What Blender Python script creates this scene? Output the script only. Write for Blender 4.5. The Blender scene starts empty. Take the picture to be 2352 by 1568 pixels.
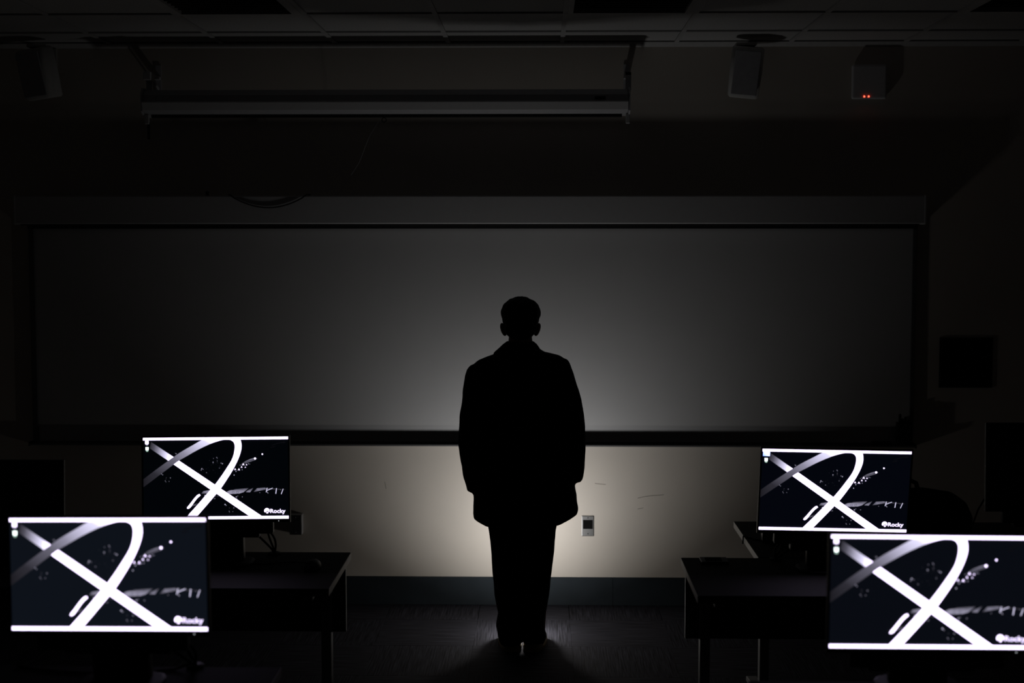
import bpy, bmesh, math, random
from mathutils import Vector, Matrix, noise

S = bpy.context.scene
COL = S.collection
rad = math.radians
random.seed(7)

# ------------------------------------------------------------------ camera, world, exposure
cam_d = bpy.data.cameras.new('camera')
cam = bpy.data.objects.new('camera', cam_d)
COL.objects.link(cam)
cam.location = (0, 0, 2.052)
cam.rotation_euler = (rad(90 - 4.097), 0, rad(1.16))
cam_d.sensor_width = 36.0
cam_d.lens = 50.0
cam_d.clip_start = 0.05
cam_d.clip_end = 60
cam_d.dof.use_dof = True
cam_d.dof.focus_distance = 6.5
cam_d.dof.aperture_fstop = 2.0
S.camera = cam

w = bpy.data.worlds.new('world')
S.world = w
w.use_nodes = True
w.node_tree.nodes['Background'].inputs[0].default_value = (0, 0, 0, 1)
w.node_tree.nodes['Background'].inputs[1].default_value = 0.0

S.view_settings.view_transform = 'Standard'
S.view_settings.look = 'None'
S.view_settings.exposure = 0.0
S.view_settings.gamma = 1.0
S.view_settings.use_curve_mapping = False
try:
    S.cycles.max_bounces = 8
    S.cycles.diffuse_bounces = 5
    S.cycles.use_denoising = True
    S.cycles.sample_clamp_indirect = 4.0
except Exception:
    pass

LAMP = Vector((-0.083, 7.240, 0.28))      # mouth of the small floor spotlight that lights the whole room
LAMP_TILT = 37.0                        # it points at the wall and up
LAMP_POWER = 3.3
LAMP_SPREAD = 125.0
FILL_GLOW = 140.0                       # strength of the fill globe added on its stem
WHITE = (2.6, 2.2, 3.3)                # radiance of the white lines on the monitors

# ------------------------------------------------------------------ materials
MATS = {}

def mat(name, color, rough=0.6, metal=0.0, spec=0.4, vary=0.06, scale=40.0, bump=0.0, bump_scale=200.0):
    if name in MATS:
        return MATS[name]
    m = bpy.data.materials.new(name)
    m.use_nodes = True
    nt = m.node_tree
    b = nt.nodes['Principled BSDF']
    b.inputs['Roughness'].default_value = rough
    b.inputs['Metallic'].default_value = metal
    b.inputs['Specular IOR Level'].default_value = spec
    tc = nt.nodes.new('ShaderNodeTexCoord')
    n = nt.nodes.new('ShaderNodeTexNoise')
    n.inputs['Scale'].default_value = scale
    n.inputs['Detail'].default_value = 3
    nt.links.new(tc.outputs['Object'], n.inputs['Vector'])
    r = nt.nodes.new('ShaderNodeValToRGB')
    lo = [c * (1 - vary) for c in color]
    hi = [min(1, c * (1 + vary)) for c in color]
    r.color_ramp.elements[0].position = 0.3
    r.color_ramp.elements[1].position = 0.7
    r.color_ramp.elements[0].color = (*lo, 1)
    r.color_ramp.elements[1].color = (*hi, 1)
    nt.links.new(n.outputs['Fac'], r.inputs['Fac'])
    nt.links.new(r.outputs['Color'], b.inputs['Base Color'])
    if bump:
        n2 = nt.nodes.new('ShaderNodeTexNoise')
        n2.inputs['Scale'].default_value = bump_scale
        n2.inputs['Detail'].default_value = 2
        nt.links.new(tc.outputs['Object'], n2.inputs['Vector'])
        bp = nt.nodes.new('ShaderNodeBump')
        bp.inputs['Strength'].default_value = bump
        bp.inputs['Distance'].default_value = 0.002
        nt.links.new(n2.outputs['Fac'], bp.inputs['Height'])
        nt.links.new(bp.outputs['Normal'], b.inputs['Normal'])
    MATS[name] = m
    return m

def carpet_mat():
    m = bpy.data.materials.new('striped_carpet')
    m.use_nodes = True
    nt = m.node_tree
    b = nt.nodes['Principled BSDF']
    b.inputs['Roughness'].default_value = 0.95
    b.inputs['Specular IOR Level'].default_value = 0.15
    tc = nt.nodes.new('ShaderNodeTexCoord')
    mp = nt.nodes.new('ShaderNodeMapping')
    mp.inputs['Scale'].default_value = (150, 5, 1)
    nt.links.new(tc.outputs['Object'], mp.inputs['Vector'])
    info = nt.nodes.new('ShaderNodeObjectInfo')
    add = nt.nodes.new('ShaderNodeVectorMath')
    add.operation = 'ADD'
    nt.links.new(mp.outputs['Vector'], add.inputs[0])
    comb = nt.nodes.new('ShaderNodeCombineXYZ')
    mul = nt.nodes.new('ShaderNodeMath')
    mul.operation = 'MULTIPLY'
    mul.inputs[1].default_value = 60
    nt.links.new(info.outputs['Random'], mul.inputs[0])
    nt.links.new(mul.outputs[0], comb.inputs[0])
    nt.links.new(comb.outputs[0], add.inputs[1])
    n = nt.nodes.new('ShaderNodeTexNoise')
    n.inputs['Scale'].default_value = 1.0
    n.inputs['Detail'].default_value = 4
    nt.links.new(add.outputs[0], n.inputs['Vector'])
    r = nt.nodes.new('ShaderNodeValToRGB')
    r.color_ramp.elements[0].position = 0.32
    r.color_ramp.elements[1].position = 0.70
    r.color_ramp.elements[0].color = (0.014, 0.014, 0.0185, 1)
    r.color_ramp.elements[1].color = (0.068, 0.068, 0.089, 1)
    nt.links.new(n.outputs['Fac'], r.inputs['Fac'])
    nt.links.new(r.outputs['Color'], b.inputs['Base Color'])
    bp = nt.nodes.new('ShaderNodeBump')
    bp.inputs['Strength'].default_value = 0.6
    bp.inputs['Distance'].default_value = 0.003
    nt.links.new(n.outputs['Fac'], bp.inputs['Height'])
    nt.links.new(bp.outputs['Normal'], b.inputs['Normal'])
    return m

def glow_mat():
    """what a monitor shows: emission read from the 'glow' colour of each piece"""
    m = bpy.data.materials.new('screen_picture')
    m.use_nodes = True
    nt = m.node_tree
    nt.nodes.remove(nt.nodes['Principled BSDF'])
    e = nt.nodes.new('ShaderNodeEmission')
    a = nt.nodes.new('ShaderNodeAttribute')
    a.attribute_name = 'glow'
    nt.links.new(a.outputs['Color'], e.inputs['Color'])
    nt.links.new(e.outputs[0], nt.nodes['Material Output'].inputs['Surface'])
    return m

def emit_mat(name, color, strength, base=(0.01, 0.01, 0.012), rough=0.3):
    m = bpy.data.materials.new(name)
    m.use_nodes = True
    b = m.node_tree.nodes['Principled BSDF']
    b.inputs['Base Color'].default_value = (*base, 1)
    b.inputs['Roughness'].default_value = rough
    b.inputs['Emission Color'].default_value = (*color, 1)
    b.inputs['Emission Strength'].default_value = strength
    return m

M_wall = mat('beige_wall_paint', (0.555, 0.513, 0.462), 0.85, spec=0.2, vary=0.03, scale=3, bump=0.35, bump_scale=260)
M_dark = mat('dark_back_wall', (0.05, 0.047, 0.04), 0.9, spec=0.1)
M_ceil = mat('ceiling_tile', (0.44, 0.44, 0.44), 0.95, spec=0.1, vary=0.1, scale=90, bump=0.5, bump_scale=160)
M_grid = mat('grid_white_metal', (0.42, 0.42, 0.42), 0.6, spec=0.3)
M_base = mat('blue_grey_vinyl', (0.022, 0.029, 0.036), 0.7, spec=0.15, vary=0.08, scale=12)
M_board = mat('whiteboard_enamel', (0.495, 0.495, 0.50), 0.5, spec=0.2, vary=0.015, scale=6)
M_alu = mat('dark_aluminium', (0.13, 0.13, 0.135), 0.5, metal=0.3, vary=0.05, scale=120)
M_house = mat('pale_grey_metal', (0.50, 0.50, 0.51), 0.6, spec=0.3, vary=0.02)
M_case = mat('grey_screen_case', (0.42, 0.42, 0.44), 0.55, spec=0.3, vary=0.04)
M_black = mat('black_plastic', (0.012, 0.012, 0.013), 0.5, spec=0.3)
M_rubber = mat('black_rubber', (0.006, 0.006, 0.006), 0.9, spec=0.05)
M_steel = mat('stainless_steel', (0.62, 0.62, 0.62), 0.28, metal=1.0, vary=0.05, scale=150)
M_laminate = mat('dark_grey_laminate', (0.050, 0.050, 0.046), 0.75, spec=0.15, vary=0.05, scale=60)
M_edge = mat('desk_edge_band', (0.40, 0.39, 0.37), 0.5, spec=0.3)
M_panel = mat('dark_desk_panel', (0.10, 0.10, 0.10), 0.7, spec=0.2)
M_leg = mat('grey_painted_steel', (0.22, 0.22, 0.225), 0.45, spec=0.4)
M_spk = mat('pale_speaker_cabinet', (0.48, 0.48, 0.47), 0.7, spec=0.2)
M_cloth = mat('speaker_grille', (0.36, 0.36, 0.38), 0.9, spec=0.1, bump=0.5, bump_scale=500)
M_white = mat('white_plastic', (0.60, 0.60, 0.62), 0.5, spec=0.3, vary=0.02)
M_jacket = mat('black_wool_jacket', (0.009, 0.009, 0.010), 0.95, spec=0.05, bump=0.3, bump_scale=300)
M_trouser = mat('black_trouser_cloth', (0.010, 0.010, 0.011), 0.95, spec=0.05, bump=0.2, bump_scale=300)
M_hair = mat('black_hair', (0.006, 0.005, 0.005), 0.7, spec=0.1, bump=0.6, bump_scale=120)
M_skin = mat('skin', (0.20, 0.125, 0.09), 0.6, spec=0.2, vary=0.05)
M_eye = mat('eye_white', (0.6, 0.6, 0.58), 0.3)
M_shoe = mat('tan_shoe_leather', (0.42, 0.32, 0.16), 0.35, spec=0.5)
M_sole = mat('shoe_sole', (0.36, 0.27, 0.14), 0.6)
M_amber = mat('amber_plastic', (0.55, 0.30, 0.10), 0.4)
M_louver = mat('louver_metal', (0.10, 0.10, 0.10), 0.5, spec=0.3)
M_fixture = mat('fixture_inside', (0.03, 0.03, 0.03), 0.6, spec=0.2)
M_bag = mat('black_nylon', (0.010, 0.010, 0.011), 0.8, spec=0.1, bump=0.4, bump_scale=400)
M_blue = mat('dark_blue_cover', (0.03, 0.04, 0.07), 0.4, spec=0.3)
M_scuff = mat('scuff_grey', (0.16, 0.15, 0.13), 0.9, spec=0.1)
M_glow = glow_mat()
M_carpet = carpet_mat()

# ------------------------------------------------------------------ mesh helpers
class MB:
    def __init__(self):
        self.v, self.f, self.c = [], [], []

    def add(self, vs, fs, col=None):
        o = len(self.v)
        self.v += [tuple(p) for p in vs]
        self.f += [tuple(i + o for i in q) for q in fs]
        if col is not None:
            self.c += list(col) if isinstance(col[0], (tuple, list)) else [col] * len(vs)
        return self

    def box(self, x0, x1, y0, y1, z0, z1):
        vs = [(x0, y0, z0), (x1, y0, z0), (x1, y1, z0), (x0, y1, z0), (x0, y0, z1), (x1, y0, z1), (x1, y1, z1), (x0, y1, z1)]
        return self.add(vs, [(0, 3, 2, 1), (4, 5, 6, 7), (0, 1, 5, 4), (1, 2, 6, 5), (2, 3, 7, 6), (3, 0, 4, 7)])

    def prism_x(self, prof, x0, x1):
        """profile of (y, z), counter-clockwise seen from +x, drawn out along x"""
        n = len(prof)
        vs = [(x0, y, z) for y, z in prof] + [(x1, y, z) for y, z in prof]
        fs = [(i, i + n, (i + 1) % n + n, (i + 1) % n) for i in range(n)]
        return self.add(vs, fs + [tuple(range(n)), tuple(range(2 * n - 1, n - 1, -1))])

    def loft(self, rings, n=32, cap=True):
        """rings of (cx, cy, z, rx, ry[, power]); horizontal super-ellipses"""
        vs, fs = [], []
        for q in rings:
            cx, cy, z, rx, ry = q[:5]
            p = q[5] if len(q) > 5 else 2.0
            for k in range(n):
                a = 2 * math.pi * k / n
                c, s = math.cos(a), math.sin(a)
                vs.append((cx + rx * math.copysign(abs(c) ** (2 / p), c), cy + ry * math.copysign(abs(s) ** (2 / p), s), z))
        for r in range(len(rings) - 1):
            for k in range(n):
                a, b = r * n + k, r * n + (k + 1) % n
                fs.append((a, b, b + n, a + n))
        if cap:
            fs.append(tuple(range(n - 1, -1, -1)))
            fs.append(tuple((len(rings) - 1) * n + k for k in range(n)))
        return self.add(vs, fs)

    def tube(self, pts, radii, n=10):
        pts = [Vector(p) for p in pts]
        if not isinstance(radii, (list, tuple)):
            radii = [radii] * len(pts)
        vs, fs = [], []
        t0 = (pts[1] - pts[0]).normalized()
        up = Vector((0, 0, 1)) if abs(t0.z) < 0.9 else Vector((1, 0, 0))
        u = t0.cross(up).normalized()
        for i, p in enumerate(pts):
            t = (pts[min(i + 1, len(pts) - 1)] - pts[max(i - 1, 0)]).normalized()
            u = (u - t * u.dot(t)).normalized()
            v = t.cross(u)
            for k in range(n):
                a = 2 * math.pi * k / n
                vs.append(p + (u * math.cos(a) + v * math.sin(a)) * radii[i])
        m = len(pts)
        for i in range(m - 1):
            for k in range(n):
                a, b = i * n + k, i * n + (k + 1) % n
                fs.append((a, b, b + n, a + n))
        vs.append(pts[0] - t0 * radii[0] * 0.7)
        vs.append(pts[-1] + (pts[-1] - pts[-2]).normalized() * radii[-1] * 0.7)
        for k in range(n):
            fs.append((m * n, (k + 1) % n, k))
            fs.append((m * n + 1, (m - 1) * n + k, (m - 1) * n + (k + 1) % n))
        return self.add(vs, fs)

    def ball(self, c, r, nu=20, nv=12, rot=None):
        if not isinstance(r, (list, tuple)):
            r = (r, r, r)
        vs, fs = [], []
        for j in range(1, nv):
            t = math.pi * j / nv
            for i in range(nu):
                a = 2 * math.pi * i / nu
                vs.append(Vector((r[0] * math.sin(t) * math.cos(a), r[1] * math.sin(t) * math.sin(a), r[2] * math.cos(t))))
        top, bot = len(vs), len(vs) + 1
        vs += [Vector((0, 0, r[2])), Vector((0, 0, -r[2]))]
        for j in range(nv - 2):
            for i in range(nu):
                a, b = j * nu + i, j * nu + (i + 1) % nu
                fs.append((a, a + nu, b + nu, b))
        for i in range(nu):
            fs.append((top, i, (i + 1) % nu))
            fs.append((bot, (nv - 2) * nu + (i + 1) % nu, (nv - 2) * nu + i))
        if rot is not None:
            vs = [rot @ p for p in vs]
        return self.add([p + Vector(c) for p in vs], fs)

    def mesh(self, name, smooth=False):
        me = bpy.data.meshes.new(name)
        me.from_pydata(self.v, [], self.f)
        if self.c:
            at = me.attributes.new('glow', 'FLOAT_COLOR', 'POINT')
            for i, c in enumerate(self.c):
                at.data[i].color = (c[0], c[1], c[2], 1)
        me.update()
        if smooth:
            me.polygons.foreach_set('use_smooth', [True] * len(me.polygons))
        return me


def link(name, me, material=None, parent=None, loc=None):
    o = bpy.data.objects.new(name, me)
    COL.objects.link(o)
    if material is not None and me is not None and not me.materials:
        me.materials.append(material)
    if parent is not None:
        o.parent = parent
    if loc is not None:
        o.location = loc
    return o

def bevel(me, width, seg=2):
    bm = bmesh.new()
    bm.from_mesh(me)
    bmesh.ops.bevel(bm, geom=bm.edges[:], offset=width, segments=seg, affect='EDGES', profile=0.5)
    bm.to_mesh(me)
    bm.free()
    return me

def part(name, mb, material, parent, bev=0.0, smooth=False, seg=2):
    me = mb.mesh(name, smooth)
    if bev:
        bevel(me, bev, seg)
    return link(name, me, material, parent)

def tag(o, label, cat, group=None):
    o['label'] = label
    o['category'] = cat
    if group:
        o['group'] = group
    return o

def thing(name, label, cat, loc=(0, 0, 0), group=None):
    o = link(name, None, loc=loc)
    o.empty_display_size = 0.1
    return tag(o, label, cat, group)

def struct(name, mb, material, bev=0):
    o = part(name, mb, material, None, bev)
    o['kind'] = 'structure'
    return o

def remesh(mb, voxel, smooth_it=4, factor=0.5):
    """joins overlapping closed shells into one continuous skin"""
    o = bpy.data.objects.new('tmp', mb.mesh('tmp'))
    COL.objects.link(o)
    r = o.modifiers.new('r', 'REMESH')
    r.mode = 'VOXEL'
    r.voxel_size = voxel
    r.use_smooth_shade = True
    s = o.modifiers.new('s', 'SMOOTH')
    s.iterations = smooth_it
    s.factor = factor
    dg = bpy.context.evaluated_depsgraph_get()
    me = bpy.data.meshes.new_from_object(o.evaluated_get(dg))
    bpy.data.objects.remove(o, do_unlink=True)
    return me

# ------------------------------------------------------------------ the room
WALL = 7.90
CEIL = 3.13
struct('floor', MB().box(-3.8, 3.8, -4.2, 8.1, -0.12, -0.012), M_panel)
FLOOR = bpy.data.objects['floor']
tile_me = bevel(MB().box(-0.2498, 0.2498, -0.2498, 0.2498, -0.012, 0.0).mesh('carpet_tile'), 0.0008, 1)
nx0, ny0 = -0.09, 7.32
for i in range(-7, 8):
    for j in range(-8, 2):
        x, y = nx0 + 0.5 * i, ny0 + 0.5 * j
        if x - 0.25 > 3.6 or x + 0.25 < -3.6 or y - 0.25 > 7.9:
            continue
        me = tile_me
        if y + 0.25 > WALL:                       # cut tiles along the wall
            if 'carpet_cut' not in bpy.data.meshes:
                bevel(MB().box(-0.2485, 0.2485, -0.2485, WALL - y - 0.001, -0.012, 0.0).mesh('carpet_cut'), 0.0015, 1)
                bevel(MB().box(-0.2485, WALL - y - 0.001, -0.2485, 0.2485, -0.012, 0.0).mesh('carpet_cut_turned'), 0.0015, 1)
            me = bpy.data.meshes['carpet_cut']
        t = link('carpet_tile', me, M_carpet, FLOOR, (x, y, 0))
        if (i + j) % 2 and me is tile_me:
            t.rotation_euler = (0, 0, rad(90))
        elif (i + j) % 2:
            t.data = bpy.data.meshes['carpet_cut_turned']
            if not t.data.materials:
                t.data.materials.append(M_carpet)
            t.rotation_euler = (0, 0, rad(90))
            t.scale = (1, -1, 1)

struct('wall_front', MB().box(-3.8, 3.8, WALL, 8.06, -0.02, 3.4), M_wall)
WF = bpy.data.objects['wall_front']
struct('wall_left', MB().box(-3.96, -3.8, -4.2, 8.06, -0.02, 3.4), M_wall)
struct('wall_right', MB().box(3.8, 3.96, -4.2, 8.06, -0.02, 3.4), M_wall)
struct('wall_back', MB().box(-3.96, 3.96, -4.36, -4.2, -0.02, 3.4), M_dark)
# scuffs in the paint beside the outlet
for pts in ([(0.305, 0.690), (0.335, 0.686), (0.365, 0.684)],
            [(0.545, 0.607), (0.58, 0.616), (0.63, 0.622), (0.69, 0.627)],
            [(0.545, 0.546), (0.575, 0.552)],
            [(-0.875, 0.695), (-0.868, 0.655)]):
    part('scuff', MB().tube([(x, WALL - 0.0002, z) for x, z in pts], 0.0012, 5), M_scuff, WF)

bb = link('baseboard_front', None)
bb['kind'] = 'structure'
for x0, x1 in ((-3.8, -2.03), (-2.027, 0.4055), (0.4075, 3.8)):
    part('baseboard_strip', MB().prism_x([(WALL - 0.012, 0.0), (WALL, 0.0), (WALL, 0.157), (WALL - 0.006, 0.157), (WALL - 0.009, 0.150)], x0, x1), M_base, bb)

# suspended ceiling: rear slab, then grid bars and separate tiles where the photo shows them
struct('ceiling', MB().box(-3.8, 3.8, -4.2, 8.06, CEIL + 0.16, CEIL + 0.26), M_fixture)
CE = bpy.data.objects['ceiling']
part('ceiling_field', MB().box(-3.8, 3.8, -4.2, 5.668, CEIL, CEIL + 0.02), M_ceil, CE)
PITCH = 0.6235
cols = [0.115 + PITCH * k for k in range(-6, 6)]
rows = [5.68, 6.285, 6.892, 7.497, WALL]
fix_cols = (0.115, 0.115 - 3 * PITCH, 0.115 + 3 * PITCH)
for y in rows[:-1]:
    part('grid_bar', MB().box(-3.8, 3.8, y - 0.012, y + 0.012, CEIL - 0.004, CEIL + 0.004).box(-3.8, 3.8, y - 0.002, y + 0.002, CEIL + 0.004, CEIL + 0.04), M_grid, CE)
xs = [-3.8] + [x for x in cols if -3.8 < x < 3.8] + [3.8]
for k in range(len(xs)):
    if 0 < k < len(xs) - 1:
        part('grid_bar', MB().box(xs[k] - 0.012, xs[k] + 0.012, 5.68, WALL, CEIL - 0.0035, CEIL + 0.004), M_grid, CE)
tile_cache = {}
for k in range(len(xs) - 1):
    for j in range(len(rows) - 1):
        x0, x1, y0, y1 = xs[k], xs[k + 1], rows[j], rows[j + 1]
        if j < 2 and any(abs(x0 - f) < 0.01 for f in fix_cols):
            continue
        key = (round(x1 - x0, 3), round(y1 - y0, 3))
        if key not in tile_cache:
            hx, hy = key[0] / 2 - 0.005, key[1] / 2 - 0.005
            tile_cache[key] = bevel(MB().box(-hx, hx, -hy, hy, 0.0, 0.018).mesh('ceiling_tile'), 0.002, 1)
        link('ceiling_tile', tile_cache[key], M_ceil, CE, ((x0 + x1) / 2, (y0 + y1) / 2, CEIL + 0.005))
tr = struct('trim_1', MB().prism_x([(WALL - 0.024, CEIL - 0.004), (WALL, CEIL - 0.026), (WALL, CEIL), (WALL - 0.024, CEIL)][::1], -3.8, 3.8), M_grid)

# recessed ceiling lights (switched off), two tiles long
def troffer(x0, label):
    root = thing('ceiling_light', label, 'light fixture', (x0 + PITCH / 2, 6.285, CEIL), 'recessed ceiling lights with louvers')
    hx, hy = PITCH / 2 - 0.012, 0.595
    a, b = 0.025, 0.045
    part('frame', MB().box(-hx, -hx + a, -hy, hy, -0.006, 0.03).box(hx - b, hx, -hy, hy, -0.006, 0.03)
         .box(-hx + a, hx - b, -hy, -hy + a, -0.006, 0.03).box(-hx + a, hx - b, hy - a, hy, -0.006, 0.03), M_grid, root)
    part('housing', MB().box(-hx, hx, -hy, hy, 0.12, 0.13).box(-hx, -hx + 0.01, -hy, hy, 0.03, 0.12).box(hx - 0.01, hx, -hy, hy, 0.03, 0.12)
         .box(-hx, hx, -hy, -hy + 0.01, 0.03, 0.12).box(-hx, hx, hy - 0.01, hy, 0.03, 0.12), M_fixture, root)
    for k in range(3):
        x = -hx + a + (2 * hx - a - b) * (k + 0.5) / 3
        part('tube', MB().tube([(x, -hy + 0.04, 0.095), (x, hy - 0.04, 0.095)], 0.013, 10), M_louver, root, smooth=True)
    cross = MB().prism_x([(-0.004, 0.062), (-0.0015, 0.004), (0.0015, 0.004), (0.004, 0.062)], -hx + a, hx - b).mesh('louver_blade')
    for k in range(1, 18):
        link('louver_blade', cross, M_louver, root, (0, -hy + a + (2 * hy - 2 * a) * k / 18, 0))
    return root
troffer(fix_cols[1], 'dark recessed ceiling light above the left end of the projector screen case')
troffer(fix_cols[0], 'dark recessed ceiling light with louver blades above the standing person')
troffer(fix_cols[2], 'dark recessed ceiling light at the upper right corner')

# ------------------------------------------------------------------ whiteboard and its housing
wb = thing('whiteboard', 'very wide whiteboard with tray on the front wall behind the person', 'whiteboard', (-0.385, WALL, 0.9))
def L(mb):                                       # a mesh given in world coordinates, moved into a thing's own frame
    return mb
def wpart(name, mb, material, root, bev=0.0, smooth=False, seg=2):
    l = root.location
    mb.v = [(p[0] - l.x, p[1] - l.y, p[2] - l.z) for p in mb.v]
    return part(name, mb, material, root, bev, smooth, seg)
BX0, BX1 = -2.822, 2.045
wpart('writing_surface', MB().box(BX0, BX1, WALL - 0.012, WALL - 0.001, 0.925, 2.128), M_board, wb)
for x0, x1 in ((BX0 - 0.03, BX0), (BX1, BX1 + 0.022)):
    wpart('frame_side', MB().box(x0, x1, WALL - 0.022, WALL - 0.001, 0.925, 2.12), M_alu, wb, 0.002)
wpart('frame_top', MB().box(BX0 - 0.03, BX1 + 0.022, WALL - 0.03, WALL - 0.012, 2.112, 2.128), M_black, wb)
wpart('tray', MB().prism_x([(WALL - 0.079, 0.9085), (WALL - 0.001, 0.904), (WALL - 0.001, 0.925), (WALL - 0.012, 0.925), (WALL - 0.016, 0.912), (WALL - 0.071, 0.912), (WALL - 0.074, 0.9165), (WALL - 0.079, 0.9165)], BX0 - 0.03, BX1 + 0.022), M_alu, wb)
for x0, x1 in ((BX0 - 0.036, BX0 - 0.03), (BX1 + 0.022, BX1 + 0.028)):
    wpart('tray_end', MB().box(x0, x1, WALL - 0.080, WALL - 0.001, 0.903, 0.926), M_black, wb, 0.001)

hs = thing('screen_housing', 'long pale boxed housing running along the top of the whiteboard', 'screen housing', (-0.40, WALL, 2.136))
wpart('casing', MB().prism_x([(WALL - 0.118, 2.142), (WALL - 0.112, 2.136), (WALL - 0.002, 2.136), (WALL - 0.002, 2.291), (WALL - 0.112, 2.291), (WALL - 0.118, 2.285)], -2.885, 2.078), M_house, hs)
for x0, x1 in ((-2.897, -2.885), (2.078, 2.090)):
    wpart('end_cap', MB().box(x0, x1, WALL - 0.120, WALL - 0.003, 2.134, 2.293), M_house, hs, 0.003)
wpart('slot_lip', MB().box(-2.86, 2.05, WALL - 0.114, WALL - 0.102, 2.130, 2.136), M_black, hs)

kn = thing('wall_hook', 'small black hook on top of the long housing, left of the drooping cable', 'hook', (-1.838, WALL - 0.06, 2.291))
part('hook_base', MB().loft([(0, 0, 0, .012, .012), (0, 0, .006, .012, .012), (0, 0, .010, .006, .006)], 12), M_black, kn)
part('hook_knob', MB().ball((0, 0, .018), .011, 12, 8), M_black, kn, smooth=True)

cb = MB()
pts = []
for k in range(17):
    t = k / 16
    x = -1.70 + 0.42 * t
    z = 2.296 - 0.070 * math.sin(math.pi * t) ** 0.8
    y = WALL - 0.124
    pts.append((x, y, z))
pts = [(-1.715, WALL - 0.085, 2.2965)] + pts + [(-1.265, WALL - 0.085, 2.2965)]
dcab = link('drooping_cable', cb.tube(pts, 0.0035, 6).mesh('drooping_cable', True), M_rubber)
tag(dcab, 'thin black cable sagging in an arc over the front of the long housing', 'cable')
st = link('pull_string', MB().tube([(-1.13, WALL - 0.05, 2.29), (-1.08, WALL - 0.06, 2.35), (-0.99, WALL - 0.12, 2.47), (-0.93, WALL - 0.18, 2.60), (-0.86, 7.72, 2.715)], 0.0009, 5).mesh('pull_string', True), M_cloth)
tag(st, 'thin slanting string between the projector screen case and the long housing', 'string')

# pen holder and eraser on the right end of the tray
ph = thing('marker_holder', 'black marker holder standing on the right end of the whiteboard tray', 'pen holder', (2.010, WALL - 0.042, 0.9125))
part('cup', MB().box(-.041, .041, -.022, .016, 0, .004).box(-.041, -.038, -.022, .016, .004, .132).box(.038, .041, -.022, .016, .004, .132)
     .box(-.038, .038, -.022, -.019, .004, .132).box(-.038, .038, .013, .016, .004, .132), M_black, ph)
for x, zt in ((-.026, .175), (-.010, .150), (.008, .160), (.026, .140)):
    part('marker', MB().tube([(x, -.004, .01), (x * .9, -.004, zt)], .0075, 10), M_black, ph, smooth=True)
er = thing('board_eraser', 'low black eraser lying on the tray left of the marker holder', 'eraser', (1.89, WALL - 0.033, 0.9125))
part('felt', MB().box(-.055, .055, -.016, .012, 0, .012), M_rubber, er)
part('grip', MB().box(-.055, .055, -.016, .012, .012, .026), M_black, er, 0.004)

# ------------------------------------------------------------------ hanging projector screen case
pc = thing('projector_screen', 'long rolled projector screen case hung on brackets just below the ceiling', 'projector screen', (-0.84, 7.72, 2.70))
CX0, CX1 = -2.125, 0.462
wpart('case', MB().prism_x([(7.635, 2.742), (7.66, 2.722), (7.80, 2.722), (7.81, 2.74), (7.81, 2.85), (7.65, 2.85), (7.625, 2.82), (7.625, 2.785), (7.635, 2.78)], CX0, CX1), M_case, pc)
wpart('bottom_bar', MB().box(CX0 + 0.03, CX1 - 0.03, 7.668, 7.690, 2.705, 2.724), M_black, pc, 0.003)
wpart('lower_lip', MB().prism_x([(7.618, 2.786), (7.612, 2.780), (7.628, 2.741), (7.634, 2.743), (7.630, 2.786)], CX0 - 0.005, CX1), M_house, pc)
wpart('maker_plate', MB().box(0.285, 0.342, 7.620, 7.626, 2.795, 2.810), M_black, pc)
wpart('pull_ring', MB().tube([(-0.842 + 0.012 * math.cos(a), 7.68, 2.692 + 0.012 * math.sin(a)) for a in [2 * math.pi * k / 14 for k in range(15)]], 0.0022, 5), M_rubber, pc)
for s, x in ((-1, CX0 - 0.012), (1, CX1 + 0.002)):
    wpart('end_cap', MB().prism_x([(7.62, 2.735), (7.66, 2.715), (7.81, 2.715), (7.818, 2.86), (7.64, 2.86), (7.618, 2.83)], x, x + 0.010), M_case, pc)
    hx = x + (0.010 if s < 0 else -0.012)
    wpart('hanger', MB().box(hx, hx + 0.022, 7.655, 7.675, 2.670, 2.722), M_house, pc, 0.003)
    wpart('bracket', MB().box(hx, hx + 0.030, 7.70, WALL, 2.93, 2.945).box(hx, hx + 0.030, WALL - 0.006, WALL, 2.86, 3.01)
          .box(hx, hx + 0.030, 7.70, 7.712, 2.85, 2.945).prism_x([(7.73, 2.93), (WALL - 0.006, 2.875), (WALL - 0.006, 2.887), (7.75, 2.93)], hx + .012, hx + .018), M_case, pc)
wpart('hanging_strap', MB().box(CX0 + 0.008, CX0 + 0.022, 7.668, 7.673, 2.59, 2.68), M_black, pc)
wpart('bracket_clamp', MB().box(CX0 + 0.005, CX0 + 0.045, 7.615, 7.70, 2.90, 2.945), M_house, pc, 0.004)

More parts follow.
